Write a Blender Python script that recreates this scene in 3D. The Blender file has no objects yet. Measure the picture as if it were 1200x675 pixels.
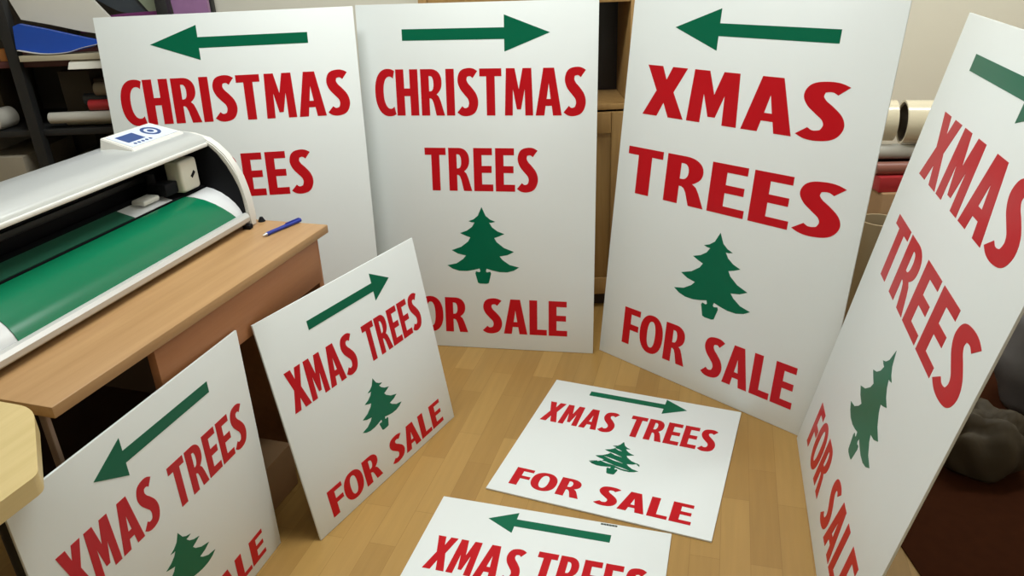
import bpy, bmesh, math, random
from mathutils import Vector, Matrix
from mathutils.geometry import tessellate_polygon
random.seed(7)
SC = bpy.context.scene
COL = SC.collection
PI = math.pi

# ------------------------------------------------------------------ materials
def new_mat(name):
    m = bpy.data.materials.new(name); m.use_nodes = True
    nt = m.node_tree; b = nt.nodes['Principled BSDF']
    return m, nt, b

def plain(name, col, rough=.5, metal=0., spec=.5, var=.06, scale=12., bump=0., coat=0., stretch=(1, 1, 1)):
    m, nt, b = new_mat(name)
    tc = nt.nodes.new('ShaderNodeTexCoord'); mp = nt.nodes.new('ShaderNodeMapping')
    mp.inputs['Scale'].default_value = stretch
    nz = nt.nodes.new('ShaderNodeTexNoise'); nz.inputs['Scale'].default_value = scale; nz.inputs['Detail'].default_value = 4
    rp = nt.nodes.new('ShaderNodeMapRange')
    rp.inputs['To Min'].default_value = 1 - var; rp.inputs['To Max'].default_value = 1 + var
    mx = nt.nodes.new('ShaderNodeVectorMath'); mx.operation = 'SCALE'
    mx.inputs[0].default_value = col
    nt.links.new(tc.outputs['Object'], mp.inputs[0]); nt.links.new(mp.outputs[0], nz.inputs['Vector'])
    nt.links.new(nz.outputs['Fac'], rp.inputs['Value']); nt.links.new(rp.outputs[0], mx.inputs['Scale'])
    nt.links.new(mx.outputs[0], b.inputs['Base Color'])
    b.inputs['Roughness'].default_value = rough; b.inputs['Metallic'].default_value = metal
    b.inputs['Specular IOR Level'].default_value = spec; b.inputs['Coat Weight'].default_value = coat
    if bump:
        bp = nt.nodes.new('ShaderNodeBump'); bp.inputs['Strength'].default_value = bump; bp.inputs['Distance'].default_value = .002
        nt.links.new(nz.outputs['Fac'], bp.inputs['Height']); nt.links.new(bp.outputs[0], b.inputs['Normal'])
    return m

def wood(name, c1, c2, rough=.4, rot=0., scale=3., axis='X', spec=.4):
    m, nt, b = new_mat(name)
    tc = nt.nodes.new('ShaderNodeTexCoord'); mp = nt.nodes.new('ShaderNodeMapping')
    mp.inputs['Scale'].default_value = {'X': (.9, 14, 14), 'Y': (14, .9, 14), 'Z': (14, 14, .9)}[axis]
    nz = nt.nodes.new('ShaderNodeTexNoise'); nz.inputs['Scale'].default_value = scale; nz.inputs['Detail'].default_value = 6
    nz.inputs['Roughness'].default_value = .6
    cr = nt.nodes.new('ShaderNodeValToRGB')
    cr.color_ramp.elements[0].position = .3; cr.color_ramp.elements[0].color = (*c1, 1)
    cr.color_ramp.elements[1].position = .7; cr.color_ramp.elements[1].color = (*c2, 1)
    nt.links.new(tc.outputs['Object'], mp.inputs[0]); nt.links.new(mp.outputs[0], nz.inputs['Vector'])
    nt.links.new(nz.outputs['Fac'], cr.inputs[0]); nt.links.new(cr.outputs[0], b.inputs['Base Color'])
    b.inputs['Roughness'].default_value = rough; b.inputs['Specular IOR Level'].default_value = spec
    return m

def parquet():
    m, nt, b = new_mat('strip_parquet')
    tc = nt.nodes.new('ShaderNodeTexCoord'); mp = nt.nodes.new('ShaderNodeMapping')
    mp.inputs['Rotation'].default_value = (0, 0, math.radians(-74))
    br = nt.nodes.new('ShaderNodeTexBrick')
    br.offset = .37; br.offset_frequency = 2; br.squash = 1.0
    br.inputs['Scale'].default_value = 1.0
    br.inputs['Brick Width'].default_value = .36; br.inputs['Row Height'].default_value = .070
    br.inputs['Mortar Size'].default_value = .0008; br.inputs['Mortar Smooth'].default_value = .3
    br.inputs['Color1'].default_value = (.335, .190, .052, 1); br.inputs['Color2'].default_value = (.42, .252, .076, 1)
    br.inputs['Mortar'].default_value = (.30, .168, .046, 1)
    mp2 = nt.nodes.new('ShaderNodeMapping'); mp2.inputs['Scale'].default_value = (1.2, 16, 1)
    nz = nt.nodes.new('ShaderNodeTexNoise'); nz.inputs['Scale'].default_value = 4; nz.inputs['Detail'].default_value = 6
    rp = nt.nodes.new('ShaderNodeMapRange'); rp.inputs['To Min'].default_value = .87; rp.inputs['To Max'].default_value = 1.13
    mx = nt.nodes.new('ShaderNodeVectorMath'); mx.operation = 'SCALE'
    L = nt.links.new
    L(tc.outputs['Object'], mp.inputs[0]); L(mp.outputs[0], br.inputs['Vector']); L(mp.outputs[0], mp2.inputs[0])
    L(mp2.outputs[0], nz.inputs['Vector']); L(nz.outputs['Fac'], rp.inputs['Value'])
    L(br.outputs['Color'], mx.inputs[0]); L(rp.outputs[0], mx.inputs['Scale']); L(mx.outputs[0], b.inputs['Base Color'])
    b.inputs['Roughness'].default_value = .38; b.inputs['Specular IOR Level'].default_value = .4
    return m

M = {}
M['floor'] = parquet()
M['board'] = plain('white_board', (.77, .815, .80), .45, var=.015, scale=6)
M['red'] = plain('red_vinyl', (.50, .006, .012), .28, var=.05, scale=20, spec=.2)
M['green'] = plain('green_vinyl', (.001, .125, .060), .28, var=.06, scale=20, spec=.2)
M['wall'] = plain('painted_wall', (.80, .765, .65), .8, var=.03, scale=3, bump=.1)
M['ceil'] = plain('ceiling_paint', (.8, .8, .77), .9, var=.02)
M['skirt'] = plain('skirting_paint', (.6, .57, .5), .5, var=.03)
M['desk'] = wood('beech_laminate', (.38, .215, .09), (.46, .275, .122), .42, axis='X')
M['deskedge'] = wood('beech_edge', (.36, .19, .075), (.45, .25, .11), .4, axis='X')
M['drawer'] = wood('warm_brown_laminate', (.36, .15, .06), (.43, .19, .08), .45, axis='X')
M['maple'] = wood('maple_laminate', (.56, .43, .19), (.65, .51, .245), .4, axis='X')
M['darkwood'] = plain('dark_brown_board', (.035, .018, .012), .6, var=.2)
M['cab'] = wood('oak_cabinet', (.33, .185, .065), (.43, .26, .095), .45, axis='Z')
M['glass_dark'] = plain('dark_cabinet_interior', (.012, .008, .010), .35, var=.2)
M['shell'] = plain('off_white_plastic', (.72, .71, .66), .35, var=.02, scale=30)
M['alu'] = plain('silver_lid', (.60, .62, .61), .30, metal=.35, var=.03, stretch=(1, 40, 40))
M['rail'] = plain('silver_rail', (.60, .60, .58), .35, metal=.3, var=.03)
M['black'] = plain('black_plastic', (.006, .006, .008), .6, var=.2, spec=.15)
M['blackm'] = plain('black_steel', (.012, .012, .012), .55, var=.2)
M['cream'] = plain('cream_plastic', (.66, .64, .54), .4, var=.02)
M['platen'] = plain('pale_platen', (.68, .69, .69), .3, var=.03)
M['vinylsheet'] = plain('green_vinyl_sheet', (.002, .155, .068), .25, var=.08, scale=3)
M['muted'] = plain('dull_green_film', (.02, .11, .065), .35, var=.1)
M['blue_lcd'] = plain('blue_print', (.05, .09, .24), .3, var=.1)
M['panel'] = plain('pale_blue_panel', (.66, .72, .82), .3, var=.03)
M['pen'] = plain('blue_pen_plastic', (.012, .03, .28), .3, var=.05)
M['steel'] = plain('steel', (.6, .6, .6), .3, metal=.9)
M['post'] = plain('brown_metal', (.30, .21, .15), .45, var=.05)
M['carton'] = plain('brown_cardboard', (.40, .24, .12), .8, var=.08)
M['carton2'] = plain('grey_brown_cardboard', (.30, .26, .19), .8, var=.1)
M['kraft'] = plain('kraft_tube', (.42, .32, .19), .7, var=.05)
M['kraft_in'] = plain('kraft_tube_core', (.25, .18, .10), .8, var=.05)
M['creamroll'] = plain('cream_film_roll', (.74, .66, .48), .22, var=.03, coat=.3)
M['greyroll'] = plain('pale_grey_roll', (.50, .48, .42), .3, var=.04)
M['brownroll'] = plain('brownish_red_roll', (.26, .10, .07), .4, var=.06)
M['redroll'] = plain('red_film', (.42, .025, .03), .4, var=.06)
M['creamdark'] = plain('cream_paper', (.52, .47, .34), .5, var=.06)
M['paper'] = plain('white_paper', (.68, .66, .58), .6, var=.04)
M['bluefilm'] = plain('blue_film', (.010, .075, .46), .25, var=.08)
M['purple'] = plain('purple_folder', (.17, .03, .14), .5, var=.1)
M['backb'] = plain('grey_brown_board', (.085, .075, .06), .7, var=.1)
M['mauve'] = plain('mauve_card', (.30, .15, .30), .5, var=.15, scale=30)
M['slate'] = plain('slate_folder', (.04, .05, .06), .5, var=.15)
M['greenish'] = plain('grey_green_paper', (.25, .29, .20), .6, var=.06)
M['maroon'] = plain('maroon_shelf', (.085, .022, .022), .5, var=.1)
M['amber'] = plain('amber_plastic', (.33, .12, .02), .4, var=.1)
M['bag'] = plain('grey_bag_fabric', (.12, .11, .105), .7, var=.15, scale=25, bump=.4)  # darkened so the bag looks shaded although the corner lamp reaches it
M['olive'] = plain('olive_card', (.065, .048, .027), .7, var=.1)  # darkened to put shade into the sack; rack boxes share it
M['darkfloor'] = plain('floor_shade_brown', (.050, .015, .006), .95, var=.2, scale=40, spec=.05)  # shade of the lower right floor put into the colour
M['worktop'] = wood('dark_worktop', (.20, .11, .05), (.26, .15, .07), .4, axis='Y')
M['lamp_body'] = plain('white_steel', (.8, .8, .8), .5)
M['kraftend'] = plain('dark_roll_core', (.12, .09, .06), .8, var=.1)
M['ink'] = plain('grey_ink', (.07, .09, .08), .6, var=.05)

def emis(name, col, s):
    m, nt, b = new_mat(name)
    b.inputs['Base Color'].default_value = (*col, 1)
    b.inputs['Emission Color'].default_value = (*col, 1); b.inputs['Emission Strength'].default_value = s
    return m

# ------------------------------------------------------------------ mesh helpers
def finish(name, bm, mat, parent=None, smooth=False, loc=None, rot=None, angle=35):
    me = bpy.data.meshes.new(name)
    bmesh.ops.recalc_face_normals(bm, faces=bm.faces)
    bm.to_mesh(me); bm.free()
    o = bpy.data.objects.new(name, me); COL.objects.link(o)
    me.materials.append(mat)
    if smooth:
        for p in me.polygons: p.use_smooth = True
        try: me.set_sharp_from_angle(angle=math.radians(angle))
        except Exception: pass
    if parent: o.parent = parent
    if loc is not None: o.location = loc
    if rot is not None: o.rotation_euler = rot
    return o

def add_box(bm, x0, x1, y0, y1, z0, z1, bev=0., seg=2):
    t = bmesh.new()
    bmesh.ops.create_cube(t, size=1)
    for v in t.verts:
        v.co = Vector(((x0 + x1) / 2 + v.co.x * (x1 - x0), (y0 + y1) / 2 + v.co.y * (y1 - y0), (z0 + z1) / 2 + v.co.z * (z1 - z0)))
    if bev: bmesh.ops.bevel(t, geom=t.edges[:], offset=bev, segments=seg, profile=.5, affect='EDGES')
    merge(bm, t)

def merge(bm, t, mtx=None):
    if mtx is not None: bmesh.ops.transform(t, matrix=mtx, verts=t.verts)
    me = bpy.data.meshes.new('tmp'); t.to_mesh(me); t.free(); bm.from_mesh(me); bpy.data.meshes.remove(me)

def box(name, x0, x1, y0, y1, z0, z1, mat, parent=None, bev=.002, **k):
    bm = bmesh.new(); add_box(bm, x0, x1, y0, y1, z0, z1, bev); return finish(name, bm, mat, parent, smooth=bool(bev), **k)

def add_prism_x(bm, prof, x0, x1):           # prof: list of (y,z) closed, extruded along x
    a = [bm.verts.new((x0, y, z)) for y, z in prof]; b = [bm.verts.new((x1, y, z)) for y, z in prof]
    n = len(prof)
    for i in range(n):
        j = (i + 1) % n; bm.faces.new((a[i], a[j], b[j], b[i]))
    bm.faces.new(a); bm.faces.new(b)

def add_prism_z(bm, prof, z0, z1):
    a = [bm.verts.new((x, y, z0)) for x, y in prof]; b = [bm.verts.new((x, y, z1)) for x, y in prof]
    n = len(prof)
    for i in range(n):
        j = (i + 1) % n; bm.faces.new((a[i], a[j], b[j], b[i]))
    bm.faces.new(a); bm.faces.new(b)

def add_tube(bm, p0, p1, r, r_in=0., seg=32, r1=None):
    p0 = Vector(p0); p1 = Vector(p1); d = (p1 - p0).normalized()
    q = d.to_track_quat('Z', 'Y'); r1 = r if r1 is None else r1
    def ring(p, rr): return [bm.verts.new(p + q @ Vector((rr * math.cos(2 * PI * i / seg), rr * math.sin(2 * PI * i / seg), 0))) for i in range(seg)]
    A = ring(p0, r); B = ring(p1, r1)
    for i in range(seg):
        j = (i + 1) % seg; bm.faces.new((A[i], A[j], B[j], B[i]))
    if r_in:
        C = ring(p0, r_in); D = ring(p1, r_in)
        for i in range(seg):
            j = (i + 1) % seg
            bm.faces.new((C[j], C[i], D[i], D[j])); bm.faces.new((A[j], A[i], C[i], C[j])); bm.faces.new((B[i], B[j], D[j], D[i]))
    else:
        bm.faces.new(A[::-1]); bm.faces.new(B)

def tube(name, p0, p1, r, mat, parent=None, r_in=0., **k):
    bm = bmesh.new(); add_tube(bm, p0, p1, r, r_in, **k); return finish(name, bm, mat, parent, smooth=True)

def tag(o, label, cat=None, group=None, kind=None):
    if label: o['label'] = label
    if cat: o['category'] = cat
    if group: o['group'] = group
    if kind: o['kind'] = kind
    return o

def empty(name, loc, rot=(0, 0, 0)):
    o = bpy.data.objects.new(name, None); o.empty_display_size = .05
    o.location = loc; o.rotation_euler = rot; COL.objects.link(o); return o

def struct(o): o['kind'] = 'structure'; return o

# ------------------------------------------------------------------ lettering, drawn as outlines (cap height 1)
def arc(cx, cy, rx, ry, a0, a1, n, p=2.0):
    out = []
    for i in range(n + 1):
        a = math.radians(a0 + (a1 - a0) * i / n); c, s = math.cos(a), math.sin(a)
        out.append((cx + rx * math.copysign(abs(c) ** (2 / p), c), cy + ry * math.copysign(abs(s) ** (2 / p), s)))
    return out

def catmull(P, n=8):
    out = []
    Q = [P[0]] + list(P) + [P[-1]]
    for i in range(1, len(Q) - 2):
        a, b, c, d = Q[i - 1], Q[i], Q[i + 1], Q[i + 2]
        for k in range(n):
            t = k / n
            out.append(tuple(.5 * (2 * b[j] + (c[j] - a[j]) * t + (2 * a[j] - 5 * b[j] + 4 * c[j] - d[j]) * t * t + (-a[j] + 3 * b[j] - 3 * c[j] + d[j]) * t ** 3) for j in range(len(b))))
    out.append(tuple(P[-1])); return out

def ribbon(P, n=7):                            # P: x, y, half thickness
    pts = catmull(P, n); L, R = [], []
    for i, (x, y, h) in enumerate(pts):
        a = pts[max(i - 1, 0)]; b = pts[min(i + 1, len(pts) - 1)]
        dx, dy = b[0] - a[0], b[1] - a[1]; l = math.hypot(dx, dy); nx, ny = -dy / l, dx / l
        L.append((x + nx * h, y + ny * h)); R.append((x - nx * h, y - ny * h))
    return L + R[::-1]

SW = .185
def glyphs():
    G = {}
    G['I'] = (SW, [(0, 0), (0, 1), (SW, 1), (SW, 0)], [])
    G['H'] = (.50, [(0, 0), (0, 1), (SW, 1), (SW, .59), (.315, .59), (.315, 1), (.50, 1), (.50, 0), (.315, 0), (.315, .425), (SW, .425), (SW, 0)], [])
    G['T'] = (.48, [(0, 1), (.48, 1), (.48, .835), (.333, .835), (.333, 0), (.147, 0), (.147, .835), (0, .835)], [])
    G['E'] = (.435, [(0, 0), (0, 1), (.42, 1), (.42, .84), (SW, .84), (SW, .59), (.405, .59), (.405, .43), (SW, .43), (SW, .16), (.435, .16), (.435, 0)], [])
    G['F'] = (.415, [(0, 0), (0, 1), (.415, 1), (.415, .84), (SW, .84), (SW, .57), (.395, .57), (.395, .41), (SW, .41), (SW, 0)], [])
    G['L'] = (.41, [(0, 0), (0, 1), (SW, 1), (SW, .16), (.41, .16), (.41, 0)], [])
    G['M'] = (.615, [(0, 0), (.035, 1), (.222, 1), (.308, .56), (.393, 1), (.58, 1), (.615, 0), (.445, 0), (.434, .56), (.352, .13), (.262, .13), (.181, .56), (.17, 0)], [])
    G['A'] = (.56, [(0, 0), (.165, 1), (.395, 1), (.56, 0), (.372, 0), (.345, .205), (.215, .205), (.188, 0)], [[(.237, .35), (.323, .35), (.281, .68)]])
    G['X'] = (.55, [(0, 0), (.160, .51), (.012, 1), (.212, 1), (.277, .74), (.345, 1), (.538, 1), (.388, .51), (.55, 0), (.35, 0), (.272, .28), (.197, 0)], [])
    G['O'] = (.58, arc(.29, .5, .29, .515, 0, 360, 40, 2.25)[:-1], [arc(.29, .5, .103, .355, 0, 360, 32, 2.3)[:-1]])
    G['C'] = (.44, arc(.31, .5, .31, .515, 64, 296, 30, 2.25) + arc(.338, .5, .147, .350, -58, -302, 26, 2.2), [])
    G['R'] = (.52, [(0, 0), (0, 1), (.21, 1)] + arc(.235, .72, .235, .28, 90, -38, 12, 2.2) + [(.385, .49), (.350, .460), (.40, .405), (.44, .295), (.52, 0), (.33, 0), (.278, .26), (.248, .345), (.215, .375), (SW, .375), (SW, 0)],
              [[(SW, .525), (SW, .853), (.21, .853)] + arc(.218, .69, .070, .163, 90, -90, 10, 2.2)])
    S = ribbon([(.385, .865, .090), (.315, .910, .086), (.225, .915, .086), (.130, .87, .096), (.098, .745, .100), (.140, .625, .106), (.225, .52, .110), (.312, .40, .106), (.340, .265, .102), (.295, .130, .098), (.195, .078, .088), (.10, .083, .086), (.03, .135, .088)])
    x0 = min(p[0] for p in S); S = [(x - x0, y) for x, y in S]
    y0 = min(p[1] for p in S); y1 = max(p[1] for p in S)
    S = [(x, -.015 + (y - y0) / (y1 - y0) * 1.03) for x, y in S]
    G['S'] = (max(p[0] for p in S), S, [])
    return G
GL = glyphs()
LSB = dict(C=.015, H=.03, R=.03, I=.032, S=.02, T=.016, M=.034, A=.018, E=.035, X=.01, F=.03, O=.018, L=.035)
RSB = dict(C=.012, H=.032, R=.012, I=.032, S=.022, T=.03, M=.036, A=.018, E=.02, X=.01, F=.005, O=.022, L=.008)

def word_polys(word, u0, u1, v0, v1):
    x = 0; placed = []
    for i, ch in enumerate(word):
        if i: x += LSB[ch]
        placed.append((ch, x)); x += GL[ch][0]
        if i < len(word) - 1: x += RSB[ch]
    sx = (u1 - u0) / x; sy = v1 - v0; out = []
    for ch, px in placed:
        w, o, hs = GL[ch]
        f = lambda P: [(u0 + (px + a) * sx, v0 + b * sy) for a, b in P]
        out.append((f(o), [f(h) for h in hs]))
    return out

def decal(name, polys, mat, parent, z0=0., h=.0007):   # flat cut vinyl lying on the face (local x, y)
    bm = bmesh.new()
    for outer, holes in polys:
        loops = [outer] + holes
        flat = [Vector((x, y, 0)) for lp in loops for x, y in lp]
        tris = tessellate_polygon([[Vector((x, y, 0)) for x, y in lp] for lp in loops])
        top = [bm.verts.new((v.x, v.y, z0 + h)) for v in flat]
        for t in tris:
            try: bm.faces.new([top[i] for i in t])
            except ValueError: pass
        k = 0
        for lp in loops:
            n = len(lp); low = [bm.verts.new((x, y, z0)) for x, y in lp]
            for i in range(n):
                j = (i + 1) % n
                bm.faces.new((top[k + i], top[k + j], low[j], low[i]))
            k += n
    me = bpy.data.meshes.new(name)
    for f in bm.faces:
        f.normal_update()
        if abs(f.normal.z) > .5 and f.normal.z < 0: f.normal_flip()
    bm.to_mesh(me); bm.free(); me.materials.append(mat)
    o = bpy.data.objects.new(name, me); COL.objects.link(o); o.parent = parent; return o

TREE_L = [(-.014, .490), (-.030, .477), (-.048, .470), (-.036, .4665), (-.026, .466), (-.036, .450), (-.055, .436), (-.080, .427), (-.060, .418), (-.043, .412), (-.052, .397), (-.078, .377), (-.113, .364),
          (-.090, .352), (-.061, .346), (-.072, .333), (-.097, .316), (-.131, .308), (-.112, .296), (-.088, .289), (-.060, .289), (-.034, .294), (-.013, .300), (-.010, .290), (-.014, .286), (-.026, .289), (-.029, .282), (-.020, .247), (-.012, .244)]
def tree_poly(cx, vt, vb, w):
    P = [(0, .521)] + TREE_L; P = P + [(-x, y) for x, y in TREE_L[::-1]]
    sx = w / .262; sy = (vt - vb) / (.521 - .244)
    return [([(cx + x * sx, vb + (y - .244) * sy) for x, y in P], [])]

def arrow_poly(tail, tip, base, vc, hs, hh):
    return [([(tail, vc - hs), (tail, vc + hs), (base, vc + hs), (base, vc + hh), (tip, vc), (base, vc - hh), (base, vc - hs)], [])]

def make_sign(x, y, yaw, tilt, w, h, arrow, lines, tree, label, group, z=0., th=.005, flat=False):
    # local frame: x along the board, y up the board, z out of its printed face
    rt = empty('sign', (x, y, z))
    n = Vector((-math.sin(yaw), math.cos(yaw), 0)); ux = Vector((math.cos(yaw), math.sin(yaw), 0))
    t = PI / 2 if flat else tilt
    vy = n * math.sin(t) + Vector((0, 0, 1)) * math.cos(t); nz = ux.cross(vy)
    rt.rotation_mode = 'XYZ'; rt.rotation_euler = Matrix((ux, vy, nz)).transposed().to_euler()
    if not flat: rt.location.z += th * math.sin(t) + .0005
    tag(rt, label, 'sign', group)
    box('board', 0, w, 0, h, -th, 0, M['board'], rt, bev=.0008)
    a = decal('arrow', arrow_poly(*arrow), M['green'], rt)
    for words in lines:
        for wd, u0, u1, v0, v1 in words:
            o = decal('lettering', word_polys(wd, u0, u1, v0, v1), M['red'], rt); o['label'] = 'red lettering reading ' + wd
    decal('tree_emblem', tree_poly(*tree), M['green'], rt)
    return rt

BIG = 'large white sign boards leaning upright'
SML = 'small square white sign boards'
sC = make_sign(-.50378, 2.51723, -.19067, .12459, .79607, 1.18279, (.154, .643, .495, 1.087, .0178, .0565),
    [[('CHRISTMAS', .050, .759, .829, .979)], [('TREES', .212, .602, .576, .722)], [('FOR', .092, .343, .058, .189), ('SALE', .398, .704, .060, .190)]],
    (.405, .521, .245, .258), 'tall white board reading CHRISTMAS TREES FOR SALE with a green arrow pointing right', BIG)
sD = make_sign(-1.2599, 2.34447, .06558, .15899, .80313, 1.19077, (.652, .160, .309, 1.103, .0165, .053),
    [[('CHRISTMAS', .040, .765, .857, .998)], [('TREES', .215, .617, .608, .750)], [('FOR', .092, .343, .085, .215), ('SALE', .398, .704, .085, .215)]],
    (.405, .545, .270, .258), 'tall white CHRISTMAS TREES board with left-pointing arrow, partly hidden behind the cutting machine', BIG)
sE = make_sign(.30357, 2.39192, -.82834, .12685, .81499, 1.19281, (.663, .162, .311, 1.104, .0172, .057),
    [[('XMAS', .076, .716, .842, .991)], [('TREES', .039, .757, .588, .736)], [('FOR', .094, .349, .066, .197), ('SALE', .412, .722, .070, .202)]],
    (.411, .532, .256, .271), 'tall white board reading XMAS TREES FOR SALE with left-pointing arrow, right of the CHRISTMAS boards', BIG)
sH = make_sign(.80881, 1.82218, -1.8345, .19587, .80174, 1.18695, (.154, .648, .487, 1.101, .0172, .055),
    [[('XMAS', .108, .706, .844, .988)], [('TREES', .092, .752, .596, .738)], [('FOR', .098, .345, .064, .193), ('SALE', .405, .712, .066, .195)]],
    (.422, .543, .262, .258), 'tall white XMAS TREES board seen steeply at the right edge, arrow pointing right', BIG)
sA = make_sign(-.50167, 1.48053, 1.04267, .16531, .60593, .59, (.151, .470, .399, .521, .0117, .039),
    [[('XMAS', .040, .278, .339, .446), ('TREES', .319, .563, .333, .440)], [('FOR', .058, .258, .026, .101), ('SALE', .304, .553, .020, .095)]],
    (.312, .291, .137, .170), 'small square board with right-pointing arrow leaning against the desk drawer', SML)
sB = make_sign(-.77296, .91046, 1.27911, 0.0, .59418, .5982, (.471, .156, .229, .530, .0128, .0405),
    [[('XMAS', .047, .272, .353, .459), ('TREES', .312, .556, .336, .440)], [('FOR', .055, .245, .029, .104), ('SALE', .290, .536, .028, .098)]],
    (.297, .294, .139, .168), 'small square board with left-pointing arrow standing at lower left below the pale table', SML)
sF = make_sign(-.0925, 1.6525, -.40155, 0, .59827, .58715, (.131, .441, .371, .541, .0123, .041),
    [[('XMAS', .026, .253, .351, .456), ('TREES', .291, .549, .354, .462)], [('FOR', .050, .247, .038, .111), ('SALE', .288, .540, .037, .113)]],
    (.299, .321, .166, .140), 'small square board lying flat on the floor, arrow pointing right, ragged tree', SML, z=.0055, flat=True)
sG = make_sign(-.37748, 1.05862, -.29647, 0, .59861, .5922, (.456, .143, .2145, .538, .0128, .037),
    [[('XMAS', .040, .270, .340, .450), ('TREES', .298, .556, .346, .456)], [('FOR', .055, .250, .035, .108), ('SALE', .295, .545, .035, .108)]],
    (.300, .300, .150, .165), 'small board lying flat at the bottom edge of the view, arrow pointing left', SML, z=.0055, flat=True)
# unweeded slivers across the tree of the flat board, and stray specks
polys = []
for (x0, y0, x1, y1, t) in [(.283, .283, .305, .275, .0030), (.268, .262, .312, .248, .0035), (.262, .238, .322, .222, .0035), (.250, .218, .300, .206, .0030), (.300, .205, .345, .196, .0028), (.272, .300, .290, .297, .002)]:
    mx, my = (x0 + x1) / 2, (y0 + y1) / 2
    polys.append(([(x0, y0), (mx, my + t / 2), (x1, y1), (mx, my - t)], []))
o = decal('backing_sliver', polys, M['board'], sF, z0=.0008, h=.0003); o['label'] = 'white slivers across the green tree'
polys = [([(.236, .199), (.243, .202), (.245, .198), (.237, .196)], []), ([(.356, .236), (.366, .231), (.368, .222), (.359, .229)], []), ([(.228, .205), (.250, .212), (.252, .207)], [])]
for pl in polys:
    o = decal('vinyl_scrap', [pl], M['green'], sF); o['label'] = 'tiny green vinyl scrap beside the tree'
polys = [([(.424 + i * .007, .5830), (.424 + i * .007, .5885), (.4305 + i * .007, .5880), (.4305 + i * .007, .5826)], []) for i in range(6)]
o = decal('pencil_mark', polys, M['ink'], sG); o['label'] = 'small faint grey mark by the top edge'

# ------------------------------------------------------------------ desk
DYAW = math.radians(72.008)
desk = empty('desk', (-.471093, 1.875845, 0), (0, 0, DYAW))
tag(desk, 'long beech-coloured desk with a brown drawer front, carrying the cutting machine', 'desk')
DZ = .695
box('desktop', -.878, 0, 0, .62, DZ - .022, DZ, M['desk'], desk, bev=.0025)
box('drawer_front', -.640, -.046, .012, .032, .553, DZ - .024, M['drawer'], desk, bev=.002)
box('drawer_box', -.628, -.058, .033, .50, .560, DZ - .03, M['darkwood'], desk, bev=0)
bm = bmesh.new(); add_box(bm, -.044, -.022, .022, .60, .0, DZ - .022, .002)
finish('end_panel', bm, M['drawer'], desk, smooth=True)
box('leg', -.864, -.855, .040, .056, 0, DZ - .022, M['post'], desk, bev=.002)
box('leg', -.866, -.846, .56, .585, 0, DZ - .022, M['post'], desk, bev=.002)
box('back_panel', -.84, -.046, .585, .600, .12, DZ - .022, M['darkwood'], desk, bev=0)  # unseen panel added to keep the space under the desk dark

# second, paler table with a clipped rounded corner
tb = empty('table', (-.471093, 1.875845, 0), (0, 0, DYAW))
tag(tb, 'pale maple table with a clipped corner, abutting the near end of the desk at left', 'table')
def roundpoly(P, rs, n=6):
    out = []
    N = len(P)
    for i in range(N):
        p = Vector(P[i]); a = Vector(P[i - 1]); b = Vector(P[(i + 1) % N]); r = rs[i]
        if r <= 0: out.append(tuple(p)); continue
        A = p + (a - p).normalized() * r; B = p + (b - p).normalized() * r
        for k in range(n + 1):
            t = k / n; out.append(tuple(A * (1 - t) ** 2 + p * 2 * t * (1 - t) + B * t * t))
    return out
pr = roundpoly([(-.884, .62), (-.884, .03), (-1.018, -.122), (-1.9, -.122), (-1.9, .62)], [0, .035, .012, 0, 0])
bm = bmesh.new(); add_prism_z(bm, pr, DZ - .030, DZ)
finish('tabletop', bm, M['maple'], tb)
for lx, ly in ((-.93, .12), (-.93, .56), (-1.85, -.02), (-1.85, .56)):
    tube('leg', (lx, ly, 0), (lx, ly, DZ - .03), .016, M['blackm'], tb)
box('apron', -1.86, -.91, .10, .115, .56, DZ - .03, M['darkwood'], tb, bev=.001)

box('carton', -.46, -.20, .085, .33, 0, .135, M['carton'], bev=.003, loc=(-.471093, 1.875845, 0), rot=(0, 0, DYAW))
tag(bpy.data.objects['carton'], 'low brown carton on the floor under the desk, between the two leaning small boards', 'box')

# pen
pen = empty('pen', (0, 0, 0))
Mdesk = Matrix.Translation((-.471093, 1.875845, 0)) @ Matrix.Rotation(DYAW, 4, 'Z')
p0 = Mdesk @ Vector((-.126, .113, DZ + .0055)); p1 = Mdesk @ Vector((.004, .083, DZ + .0055))
pen.location = p0
d = (p1 - p0); L = d.length; pen.rotation_euler = (0, 0, math.atan2(d.y, d.x))
tag(pen, 'blue ballpoint pen lying on the far corner of the desk', 'pen')
tube('barrel', (.016, 0, 0), (L * .60, 0, 0), .0050, M['pen'], pen)
tube('cap', (L * .60, 0, 0), (L, 0, 0), .0055, M['pen'], pen)
bm = bmesh.new(); add_tube(bm, (.004, 0, 0), (.016, 0, 0), .0014, r1=.0046); finish('tip', bm, M['steel'], pen, smooth=True)
box('clip', L * .62, L * .97, -.0015, .0015, .0055, .0078, M['pen'], pen, bev=.0004)

# ------------------------------------------------------------------ vinyl cutter
CY = math.radians(74)
vc = empty('vinyl_cutter', (-.678718, 1.881104, DZ), (0, 0, CY))
tag(vc, 'silver and black vinyl cutting machine loaded with green sheet, on the desk', 'cutting machine')
XL = -.86
outer = [(-.010, .004), (-.0115, .020), (-.011, .043), (-.009, .07), (-.004, .102), (.003, .132), (.014, .161), (.031, .189), (.055, .213), (.078, .228), (.12, .239), (.18, .243), (.235, .239), (.268, .226), (.285, .20), (.290, .15), (.290, .004)]
inner = [(.000, .012), (-.001, .045), (.001, .080), (.006, .107), (.016, .134), (.030, .163), (.050, .193), (.070, .212), (.086, .223), (.12, .230), (.24, .230), (.275, .20), (.278, .012)]
bm = bmesh.new(); add_prism_x(bm, outer, .0, .026)
bmesh.ops.bevel(bm, geom=[e for e in bm.edges if abs(e.verts[0].co.x - e.verts[1].co.x) < 1e-6], offset=.003, segments=2, affect='EDGES')
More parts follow.
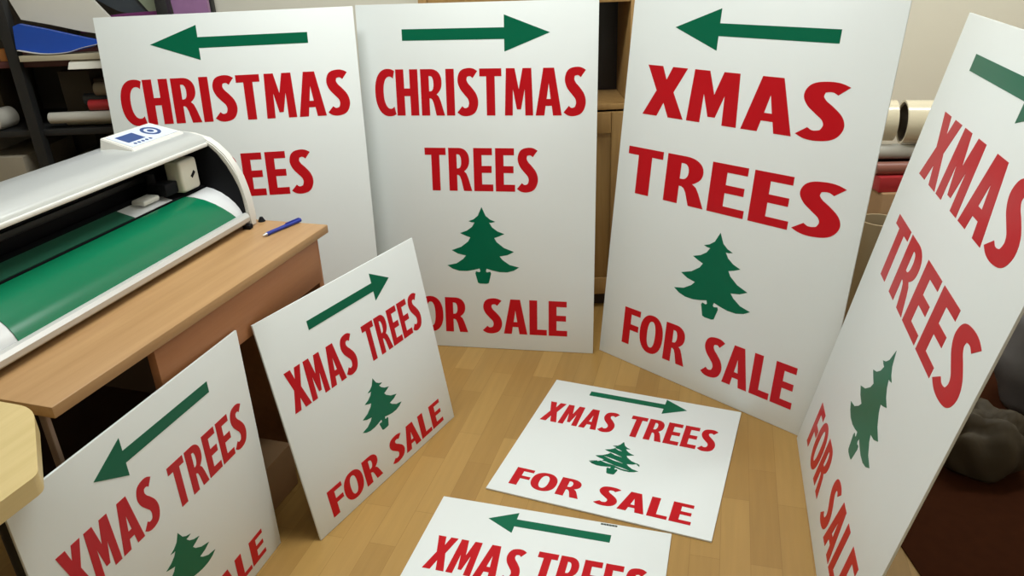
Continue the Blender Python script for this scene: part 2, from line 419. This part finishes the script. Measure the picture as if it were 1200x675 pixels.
finish('side_cover', bm, M['shell'], vc, smooth=True, angle=50)
bm = bmesh.new(); add_prism_x(bm, outer, XL - .024, XL); finish('side_cover', bm, M['shell'], vc, smooth=True, angle=50)
bm = bmesh.new(); add_prism_x(bm, inner, -.003, -.0002); o = finish('inner_lining', bm, M['black'], vc); o['label'] = 'black inner face of the end cover'
plat = [(.006, .036), (.012, .050), (.022, .064), (.038, .079), (.058, .092), (.080, .101), (.098, .105)]
bm = bmesh.new(); add_prism_x(bm, [(.006, .012)] + plat + [(.0985, .012)], XL + .001, -.0035)
finish('platen', bm, M['platen'], vc, smooth=True, angle=40)
bm = bmesh.new(); add_prism_x(bm, [(.099, .012), (.099, .088), (.103, .088), (.103, .108), (.172, .126), (.172, .10), (.27, .10), (.27, .012)], XL + .001, -.0035)
finish('guide_bed', bm, M['black'], vc)
bm = bmesh.new(); add_prism_x(bm, [(.1045, .1088), (.1515, .1210), (.1510, .1223), (.1040, .1100)], -.2615, -.130)
finish('guide_strip', bm, M['platen'], vc)
# vinyl sheet on the platen
def skin(name, prof, fx0, fx1, mat, lift=.0015, label=None):
    bm = bmesh.new(); cols = []
    n = len(prof)
    for i, (y, z) in enumerate(prof):
        t = i / (n - 1); r = []
        y0, z0 = prof[max(i - 1, 0)]; y1, z1 = prof[min(i + 1, n - 1)]
        l = math.hypot(y1 - y0, z1 - z0); ny, nz = -(z1 - z0) / l, (y1 - y0) / l
        for s in (0, lift):
            for k in range(9):
                xx = fx0(t) + (fx1(t) - fx0(t)) * k / 8; r.append(bm.verts.new((xx, y + ny * (s + .0004), z + nz * (s + .0004))))
        cols.append(r)
    for i in range(n - 1):
        for k in range(8):
            bm.faces.new((cols[i][k], cols[i][k + 1], cols[i + 1][k + 1], cols[i + 1][k]))
            bm.faces.new((cols[i][9 + k], cols[i + 1][9 + k], cols[i + 1][10 + k], cols[i][10 + k]))
        for k in (0, 8): bm.faces.new((cols[i][k], cols[i][9 + k], cols[i + 1][9 + k], cols[i + 1][k]))
    o = finish(name, bm, mat, vc, smooth=True, angle=60)
    if label: o['label'] = label
    return o
skin('vinyl_sheet', plat, lambda t: -.704, lambda t: -.034 - .058 * t, M['vinylsheet'], label='bright green vinyl sheet over the platen')
bm = bmesh.new(); add_prism_x(bm, [(.1045, .1092), (.1515, .1214), (.1510, .1234), (.1040, .1112)], -.69, -.262)
finish('film_strip', bm, M['muted'], vc)['label'] = 'dull green film behind the cutting groove'
bm = bmesh.new(); prf = [(-.006, .014), (-.011, .019), (-.012, .030), (-.007, .038), (.000, .040), (.0055, .038), (.0055, .014)]
add_prism_x(bm, prf, XL + .001, -.002); finish('front_rail', bm, M['rail'], vc, smooth=True, angle=30)
box('rail_end', -.020, -.004, -.018, .003, .001, .012, M['black'], vc, bev=.001)
for fx in (XL + .05, -.06): box('foot', fx - .02, fx + .02, .02, .24, 0, .012, M['black'], vc, bev=.001)
lid = [(.074, .216), (.076, .228), (.082, .2365), (.12, .2445), (.18, .2485), (.235, .2445), (.268, .2295), (.285, .2015), (.290, .15), (.290, .012), (.280, .012), (.280, .15), (.275, .196), (.26, .220), (.23, .233), (.18, .237), (.12, .233), (.088, .224), (.084, .215)]
bm = bmesh.new(); add_prism_x(bm, lid, XL, .0); o = finish('lid', bm, M['alu'], vc, smooth=True, angle=50)
box('lip', XL, -.001, .070, .080, .211, .221, M['shell'], vc, bev=.003)
box('carriage_beam', XL + .001, -.004, .190, .255, .118, .205, M['black'], vc, bev=.004)
box('beam_rail', XL + .001, -.004, .180, .189, .150, .165, M['blackm'], vc, bev=.002)
bm = bmesh.new(); add_box(bm, -.103, -.036, .086, .132, .118, .195, .008, 3)
hd = finish('carriage_head', bm, M['cream'], vc, smooth=True, angle=50)
bm = bmesh.new(); t = bmesh.new(); bmesh.ops.create_cube(t, size=1); merge(bm, t, Matrix.Translation((-.060, .0858, .156)) @ Matrix.Rotation(math.radians(-40), 4, 'Y') @ Matrix.Diagonal((.018, .0012, .008, 1)))
finish('slot', bm, M['black'], hd)
tube('blade_holder', (-.135, .150, .117), (-.135, .150, .175), .012, M['black'], vc)
box('carriage_bracket', -.150, -.104, .100, .150, .1225, .152, M['black'], vc, bev=.003)
tube('knob', (-.020, .13, .150), (-.008, .13, .150), .008, M['steel'], vc)
box('pinch_roller', -.215, -.158, .112, .150, .119, .133, M['shell'], vc, bev=.006)
# control panel: a wedge on the lid
bm = bmesh.new()
C8 = [(-.194, .125, .243), (-.010, .125, .243), (-.006, .215, .244), (-.196, .215, .244), (-.192, .128, .250), (-.012, .128, .250), (-.022, .213, .272), (-.190, .213, .272)]
v = [bm.verts.new(q) for q in C8]
for f in ((0, 1, 2, 3), (4, 5, 6, 7), (0, 1, 5, 4), (1, 2, 6, 5), (2, 3, 7, 6), (3, 0, 4, 7)): bm.faces.new([v[i] for i in f])
bmesh.ops.bevel(bm, geom=bm.edges[:], offset=.002, segments=2, affect='EDGES')
cp = finish('control_panel', bm, M['shell'], vc, smooth=True)
bmx = Matrix.Translation((-.102, .1705, .2612 + .0002)) @ Matrix.Rotation(math.atan2(.022, .085), 4, 'X')
def onpanel(name, polys, mat, h):
    o = decal(name, polys, mat, cp, h=h); o.matrix_local = bmx; return o
onpanel('label_plate', [([(-.080, -.037), (.080, -.037), (.074, .036), (-.078, .036)], [])], M['panel'], .0006)
onpanel('display', [([(-.066, -.016), (-.010, -.016), (-.010, .022), (-.066, .022)], [])], M['blue_lcd'], .0012)
cir = lambda cx, cy, r_, n=20: [(cx + r_ * math.cos(2 * PI * i / n), cy + r_ * math.sin(2 * PI * i / n)) for i in range(n)]
onpanel('button_ring', [(cir(.034, .004, .024), [cir(.034, .004, .016)]), (cir(.034, .004, .008), [])], M['blue_lcd'], .0012)
onpanel('button', [(cir(-.058 + i * .013, -.027, .0042, 10), []) for i in range(5)], M['blue_lcd'], .0012)
bm = bmesh.new(); add_tube(bm, (0, 0, 0), (0, 0, .012), .010, r1=.004); 
o = finish('rubber_stopper', bm, M['black'], smooth=True); o.location = Mdesk @ Vector((-.012, .190, DZ))
tag(o, 'tiny black rubber stopper on the desk behind the pen', 'stopper')

# ------------------------------------------------------------------ room
X0, X1, Y0, Y1, ZC = -3.0, 2.7, -2.2, 3.10, 2.6
struct(box('floor', X0, X1, Y0, Y1, -.05, 0, M['floor'], bev=0))
struct(box('ceiling', X0, X1, Y0, Y1, ZC, ZC + .05, M['ceil'], bev=0))
struct(box('wall_back', X0, X1, Y1, Y1 + .1, 0, ZC, M['wall'], bev=0))
struct(box('wall_front', X0, X1, Y0 - .1, Y0, 0, ZC, M['wall'], bev=0))
struct(box('wall_left', X0 - .1, X0, Y0, Y1, 0, ZC, M['wall'], bev=0))
struct(box('wall_right', X1, X1 + .1, Y0, Y1, 0, ZC, M['wall'], bev=0))
struct(box('baseboard_back', X0, X1, Y1 - .015, Y1 - .0002, 0.0002, .09, M['skirt'], bev=.002))

# oak cabinet behind the boards
cb = empty('cabinet', (0, 0, 0)); tag(cb, 'oak cabinet with a dark open upper bay, seen in the gap between the tall boards', 'cabinet')
ca, cbx, cy = -.28, .475, 2.76
box('side_panel', ca, ca + .03, cy, 3.08, 0, 1.19, M['cab'], cb)
box('side_panel', cbx - .03, cbx, cy, 3.08, 0, 1.19, M['cab'], cb)
box('top_panel', ca, cbx, cy - .005, 3.08, 1.19, 1.215, M['cab'], cb)
box('top_rail', ca + .031, cbx - .031, cy, cy + .02, 1.145, 1.189, M['cab'], cb)
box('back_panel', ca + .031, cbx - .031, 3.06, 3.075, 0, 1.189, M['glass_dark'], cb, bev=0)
box('shelf', ca + .031, cbx - .031, cy + .002, 3.055, .78, .80, M['cab'], cb)
for dx0, dx1 in ((ca + .033, (ca + cbx) / 2 - .002), ((ca + cbx) / 2 + .002, cbx - .033)):
    dr = box('door', dx0, dx1, cy - .012, cy - .001, .06, .775, M['cab'], cb, bev=.002)
    for a in ((dx0, dx0 + .06, .06, .775), (dx1 - .06, dx1, .06, .775), (dx0 + .061, dx1 - .061, .70, .775), (dx0 + .061, dx1 - .061, .06, .13)):
        box('door_frame', a[0], a[1], cy - .024, cy - .0125, a[2], a[3], M['cab'], dr, bev=.003)
box('plinth', ca + .031, cbx - .031, cy + .02, cy + .035, 0, .058, M['darkwood'], cb, bev=0)

# ------------------------------------------------------------------ shelf rack at left with sheets and rolls
rk = empty('shelf_rack', (-1.05, 2.62, 0)); tag(rk, 'dark steel shelf rack against the back wall at upper left', 'shelving')
def rb(name, x0, x1, y0, y1, z0, z1, mat, bev=.001): return box(name, x0 + 1.05, x1 + 1.05, y0 - 2.62, y1 - 2.62, z0, z1, mat, rk, bev=bev)
for px in (-1.09, -1.61, -2.55):
    for py in (2.62, 3.03):
        rb('upright', px - .018, px + .018, py, py + .035, 0, 1.72, M['blackm'])
SH = [.06, .42, .815, 1.045, 1.42, 1.70]
for z in SH: rb('shelf', -2.53, -1.11, 2.640, 3.045, z - .022, z, M['maroon'] if z == 1.045 else M['blackm'], .002)
rb('back_board', -2.53, -1.11, 3.046, 3.060, .0, 1.72, M['backb'], 0)

def curled(name, pts, w0, w1, mat, label, cat, group=None, th=.0015):   # a sheet following (x, z) points, deep in y
    bm = bmesh.new(); P = catmull(pts, 5); n = len(P); rows = []
    for i, (x, z) in enumerate(P):
        a = P[max(i - 1, 0)]; b = P[min(i + 1, n - 1)]; dx, dz = b[0] - a[0], b[1] - a[1]; l = math.hypot(dx, dz)
        nx, nz = -dz / l * th, dx / l * th
        rows.append([bm.verts.new((x, w0, z)), bm.verts.new((x, w1, z)), bm.verts.new((x + nx, w1, z + nz)), bm.verts.new((x + nx, w0, z + nz))])
    for i in range(n - 1):
        for k in range(4): bm.faces.new((rows[i][k], rows[i][(k + 1) % 4], rows[i + 1][(k + 1) % 4], rows[i + 1][k]))
    bm.faces.new(rows[0]); bm.faces.new(rows[-1])
    return tag(finish(name, bm, mat, smooth=True), label, cat, group)
# papers on the maroon shelf
def slab(name, poly, z0, z1, mat, label, cat, group=None):
    bm = bmesh.new(); add_prism_z(bm, poly, z0, z1); return tag(finish(name, bm, mat), label, cat, group)
tag(box('paper_stack', -1.577, -1.27, 2.60, 2.655, 1.0459, 1.0645, M['creamdark'], bev=.001), 'thin cream paper stack on the maroon shelf beneath the blue film', 'paper')
curled('paper_sheet', [(-1.575, 1.0815), (-1.50, 1.068), (-1.42, 1.069), (-1.36, 1.083), (-1.28, 1.096)], 2.597, 2.610, M['paper'], 'curled white paper strip along the lower edge of the blue film', 'paper')
bm = bmesh.new(); rows = []
for y, z in [(2.72, 1.0455), (2.66, 1.0455), (2.625, 1.0455), (2.60, 1.036), (2.585, 1.018)]:
    rows.append([bm.verts.new((x, y, z + dz)) for x, dz in ((-1.42, .0), (-1.29, .0), (-1.29, .0015), (-1.42, .0015))])
for a, b_ in zip(rows, rows[1:]):
    for k in range(4): bm.faces.new((a[k], a[(k + 1) % 4], b_[(k + 1) % 4], b_[k]))
bm.faces.new(rows[0]); bm.faces.new(rows[-1])
tag(finish('paper_strip', bm, M['paper']), 'narrow white paper strip hanging over the maroon shelf edge', 'paper')
# blue film: a triangular folded face looking to the front
def vertical_sheet(name, poly_xz, y, th, mat, label, cat):
    bm = bmesh.new()
    a = [bm.verts.new((x, y, z)) for x, z in poly_xz]; b = [bm.verts.new((x, y + th, z)) for x, z in poly_xz]; n = len(a)
    for i in range(n):
        j = (i + 1) % n; bm.faces.new((a[i], a[j], b[j], b[i]))
    bm.faces.new(a); bm.faces.new(b)
    return tag(finish(name, bm, mat), label, cat)
vertical_sheet('film_sheet', [(-1.585, 1.085), (-1.575, 1.155), (-1.555, 1.162), (-1.47, 1.142), (-1.38, 1.118), (-1.30, 1.098), (-1.34, 1.082), (-1.42, 1.068), (-1.50, 1.066)], 2.612, .02, M['bluefilm'], 'folded bright blue plastic film on the maroon shelf', 'film')
vertical_sheet('paper_sheet', [(-1.57, 1.172), (-1.60, 1.26), (-1.35, 1.26), (-1.28, 1.165), (-1.27, 1.108), (-1.38, 1.128), (-1.48, 1.153)], 2.660, .015, M['paper'], 'large cream paper sheet standing behind the blue film', 'paper')
vertical_sheet('folder', [(-1.36, 1.24), (-1.10, 1.24), (-1.10, 1.170), (-1.20, 1.165), (-1.27, 1.185)], 2.700, .012, M['slate'], 'dark slate folder leaning on the rack above the purple one', 'folder')
vertical_sheet('folder', [(-1.40, 1.162), (-1.25, 1.176), (-1.09, 1.182), (-1.09, 1.120), (-1.40, 1.120)], 2.685, .010, M['purple'], 'purple folder on the rack just left of the black post', 'folder')
vertical_sheet('folder', [(-1.065, 1.11), (-1.075, 1.26), (-.955, 1.26), (-.955, 1.11)], 2.66, .02, M['mauve'], 'mauve folder standing right of the black rack post', 'folder')
vertical_sheet('card_sheet', [(-1.22, 1.26), (-1.12, 1.26), (-1.115, 1.178), (-1.16, 1.176)], 2.690, .004, M['greenish'], 'grey-green card between the slate folder and the black post', 'card')
tag(box('small_box', -1.665, -1.630, 2.640, 2.72, 1.0455, 1.085, M['amber'], bev=.002), 'small amber plastic box at the far left of the maroon shelf', 'box')
tag(tube('material_roll', (-1.565, 2.66, .850), (-1.12, 2.66, .850), .019, M['greyroll'], r_in=.008), 'slim pale grey roll at the front of the middle rack shelf', 'roll', 'rolls on the rack')
tag(tube('material_roll', (-1.53, 2.70, .8345), (-1.12, 2.70, .8345), .019, M['creamdark'], r_in=.008), 'slim cream roll lying behind the pale grey one on the rack', 'roll', 'rolls on the rack')
tag(tube('material_roll', (-1.42, 2.664, .888), (-1.12, 2.664, .888), .018, M['redroll'], r_in=.008), 'dark red roll resting on the pale grey roll on the rack', 'roll', 'rolls on the rack')
tag(tube('material_roll', (-1.46, 2.72, .9), (-1.12, 2.72, .9), .020, M['slate'], r_in=.008), 'dark slate roll behind the dark red one on the rack', 'roll', 'rolls on the rack')
tag(tube('material_roll', (-1.40, 2.69, .937), (-1.12, 2.69, .937), .022, M['carton2'], r_in=.008), 'topmost brownish grey roll on the middle rack shelf', 'roll', 'rolls on the rack')
tag(tube('material_roll', (-1.76, 2.645, .8505), (-1.745, 2.73, .8505), .035, M['greyroll'], r_in=.010), 'short pale roll end-on at the left edge of the middle shelf', 'roll', 'rolls on the rack')
for a, b_, h, lb in ((-1.58, -1.47, .17, 'dark brown box behind the slim rolls, nearest the inner post'), (-1.46, -1.30, .14, 'low dark brown box behind the slim rolls on the rack'), (-1.95, -1.80, .19, 'dark brown box at the left end of the middle shelf')):
    tag(box('archive_box', a, b_, 2.80, 3.03, .8155, .8155 + h, M['olive'], bev=.003), lb, 'box')
BX = [(-2.02, -1.86, .25), (-1.85, -1.70, .30), (-1.58, -1.46, .27), (-1.44, -1.33, .29), (-1.30, -1.16, .24)]
LB = ['grey-brown box on the lower rack shelf, leftmost', 'grey-brown box on the lower rack shelf, just left of the inner post', 'grey-brown box on the lower rack shelf, just right of the inner post', 'tall narrow grey-brown box on the lower rack shelf', 'grey-brown box on the lower rack shelf, nearest the tall boards']
for (a, b_, h), lb in zip(BX, LB):
    tag(box('archive_box', a, b_, 2.655, 3.0, .4205, .4205 + h, M['carton2'], bev=.003), lb, 'box', 'boxes on the lower rack shelf')

# ------------------------------------------------------------------ corner at right: rolls on a carton, tube, worktop
tag(box('carton', 1.30, 1.75, 2.52, 2.95, 0, .50, M['carton'], bev=.004), 'large brown carton carrying the rolls in the right corner', 'box')
cr = tag(box('flat_box', 1.29, 1.80, 2.535, 2.70, .5005, .555, M['redroll'], bev=.003), 'flat red box lying under the rolls at right', 'box')
tag(tube('material_roll', (1.285, 2.575, .5775), (1.80, 2.535, .5775), .022, M['brownroll'], r_in=.01), 'brownish red roll on the flat red box', 'roll', 'rolls in the right corner')
tag(tube('material_roll', (1.275, 2.635, .6220), (1.80, 2.575, .6220), .026, M['greyroll'], r_in=.01), 'pale grey roll beneath the fat cream rolls', 'roll', 'rolls in the right corner')
tag(tube('material_roll', (1.30, 2.665, .5805), (1.80, 2.665, .5805), .025, M['black'], r_in=.01), 'black roll behind the brownish red roll', 'roll', 'rolls in the right corner')
r_ = tag(tube('material_roll', (1.385, 2.640, .722), (1.85, 2.540, .722), .074, M['creamroll'], r_in=.067), 'fat glossy cream roll with its dark hollow core facing left', 'roll', 'rolls in the right corner')
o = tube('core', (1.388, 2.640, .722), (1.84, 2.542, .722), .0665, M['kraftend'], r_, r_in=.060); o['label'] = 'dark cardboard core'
tag(tube('material_roll', (1.10, 2.725, .722), (1.368, 2.665, .722), .070, M['creamroll'], r_in=.03), 'cream roll left of the fat one, mostly hidden by the leaning board', 'roll', 'rolls in the right corner')
ct = tube('cardboard_tube', (1.258, 2.43, .0), (1.268, 2.44, .435), .072, M['kraft'], r_in=.063, seg=40)
tag(ct, 'wide open cardboard tube standing upright in front of the carton', 'tube')

tag(box('floor_shade', .90, 2.3, .15, 2.3, .0003, .004, M['darkfloor'], bev=.001), 'dark brown sheet carrying the shade on the floor behind the steeply angled board', 'mat')  # added sheet, painted dark in place of shade on the floor
# bag: lumpy soft body
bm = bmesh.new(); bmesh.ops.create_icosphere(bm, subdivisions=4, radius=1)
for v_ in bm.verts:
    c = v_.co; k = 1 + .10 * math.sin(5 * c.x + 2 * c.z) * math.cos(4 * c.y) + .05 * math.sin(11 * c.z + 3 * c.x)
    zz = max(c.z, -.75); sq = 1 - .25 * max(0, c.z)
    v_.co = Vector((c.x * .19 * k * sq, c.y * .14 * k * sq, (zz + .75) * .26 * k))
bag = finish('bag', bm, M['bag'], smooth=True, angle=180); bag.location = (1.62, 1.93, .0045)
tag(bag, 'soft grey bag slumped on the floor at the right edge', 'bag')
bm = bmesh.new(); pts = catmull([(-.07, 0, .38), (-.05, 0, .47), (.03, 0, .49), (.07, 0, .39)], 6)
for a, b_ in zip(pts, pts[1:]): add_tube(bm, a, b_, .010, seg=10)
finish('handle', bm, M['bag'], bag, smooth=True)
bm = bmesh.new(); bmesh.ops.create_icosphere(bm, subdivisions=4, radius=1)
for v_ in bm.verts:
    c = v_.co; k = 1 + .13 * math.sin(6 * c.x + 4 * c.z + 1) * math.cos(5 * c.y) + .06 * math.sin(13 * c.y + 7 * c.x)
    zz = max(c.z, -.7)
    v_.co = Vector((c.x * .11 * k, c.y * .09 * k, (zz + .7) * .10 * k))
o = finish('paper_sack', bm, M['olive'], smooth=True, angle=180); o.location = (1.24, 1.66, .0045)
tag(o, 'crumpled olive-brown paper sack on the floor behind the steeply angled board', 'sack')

# ------------------------------------------------------------------ lamps
def ceiling_lamp(x, y, sx, sy, power, label, col=(.95, 1, .99)):
    t = empty('ceiling_light', (x, y, ZC)); tag(t, label, 'ceiling light', 'ceiling lights')
    box('housing', -sx / 2 - .02, sx / 2 + .02, -sy / 2 - .02, sy / 2 + .02, -.05, -.0005, M['lamp_body'], t, bev=.004)
    box('diffuser', -sx / 2, sx / 2, -sy / 2, sy / 2, -.058, -.0505, emis('lamp_diffuser', (1, .97, .92), 3), t, bev=.001)
    ld = bpy.data.lights.new('lamp', 'AREA'); ld.shape = 'RECTANGLE'; ld.size = sx; ld.size_y = sy; ld.energy = power; ld.color = col
    lo = bpy.data.objects.new('lamp', ld); COL.objects.link(lo); lo.parent = t; lo.location = (0, 0, -.062)
ceiling_lamp(-.35, 1.60, 1.2, .3, 38, 'long ceiling light above the boards')
ceiling_lamp(.1, -.6, 1.2, .3, 6, 'long ceiling light behind the photographer')
ceiling_lamp(1.75, 2.3, 1.2, .3, 20, 'long ceiling light over the right corner')

w = bpy.data.worlds.new('World'); SC.world = w; w.use_nodes = True
w.node_tree.nodes['Background'].inputs[0].default_value = (.9, .95, 1, 1); w.node_tree.nodes['Background'].inputs[1].default_value = .3

# ------------------------------------------------------------------ camera
pitch, roll, hgt, fpx = .42628248, -.04061645, 1.34456, 892.829
cp_, sp_ = math.cos(pitch), math.sin(pitch)
fwd = Vector((0, cp_, -sp_)); rgt = Vector((1, 0, 0)); up = Vector((0, sp_, cp_))
r2 = rgt * math.cos(roll) + up * math.sin(roll); u2 = -rgt * math.sin(roll) + up * math.cos(roll)
cam = bpy.data.cameras.new('camera'); cam.sensor_width = 36; cam.lens = 36 * fpx / 1200; cam.clip_start = .02
co = bpy.data.objects.new('camera', cam); COL.objects.link(co)
co.matrix_world = Matrix.Translation((0, 0, hgt)) @ Matrix((r2, u2, -fwd)).transposed().to_4x4()
SC.camera = co
SC.view_settings.view_transform = 'Standard'; SC.view_settings.look = 'None'
SC.view_settings.gamma = 1; SC.view_settings.use_curve_mapping = False
SC.view_settings.exposure = 0.0
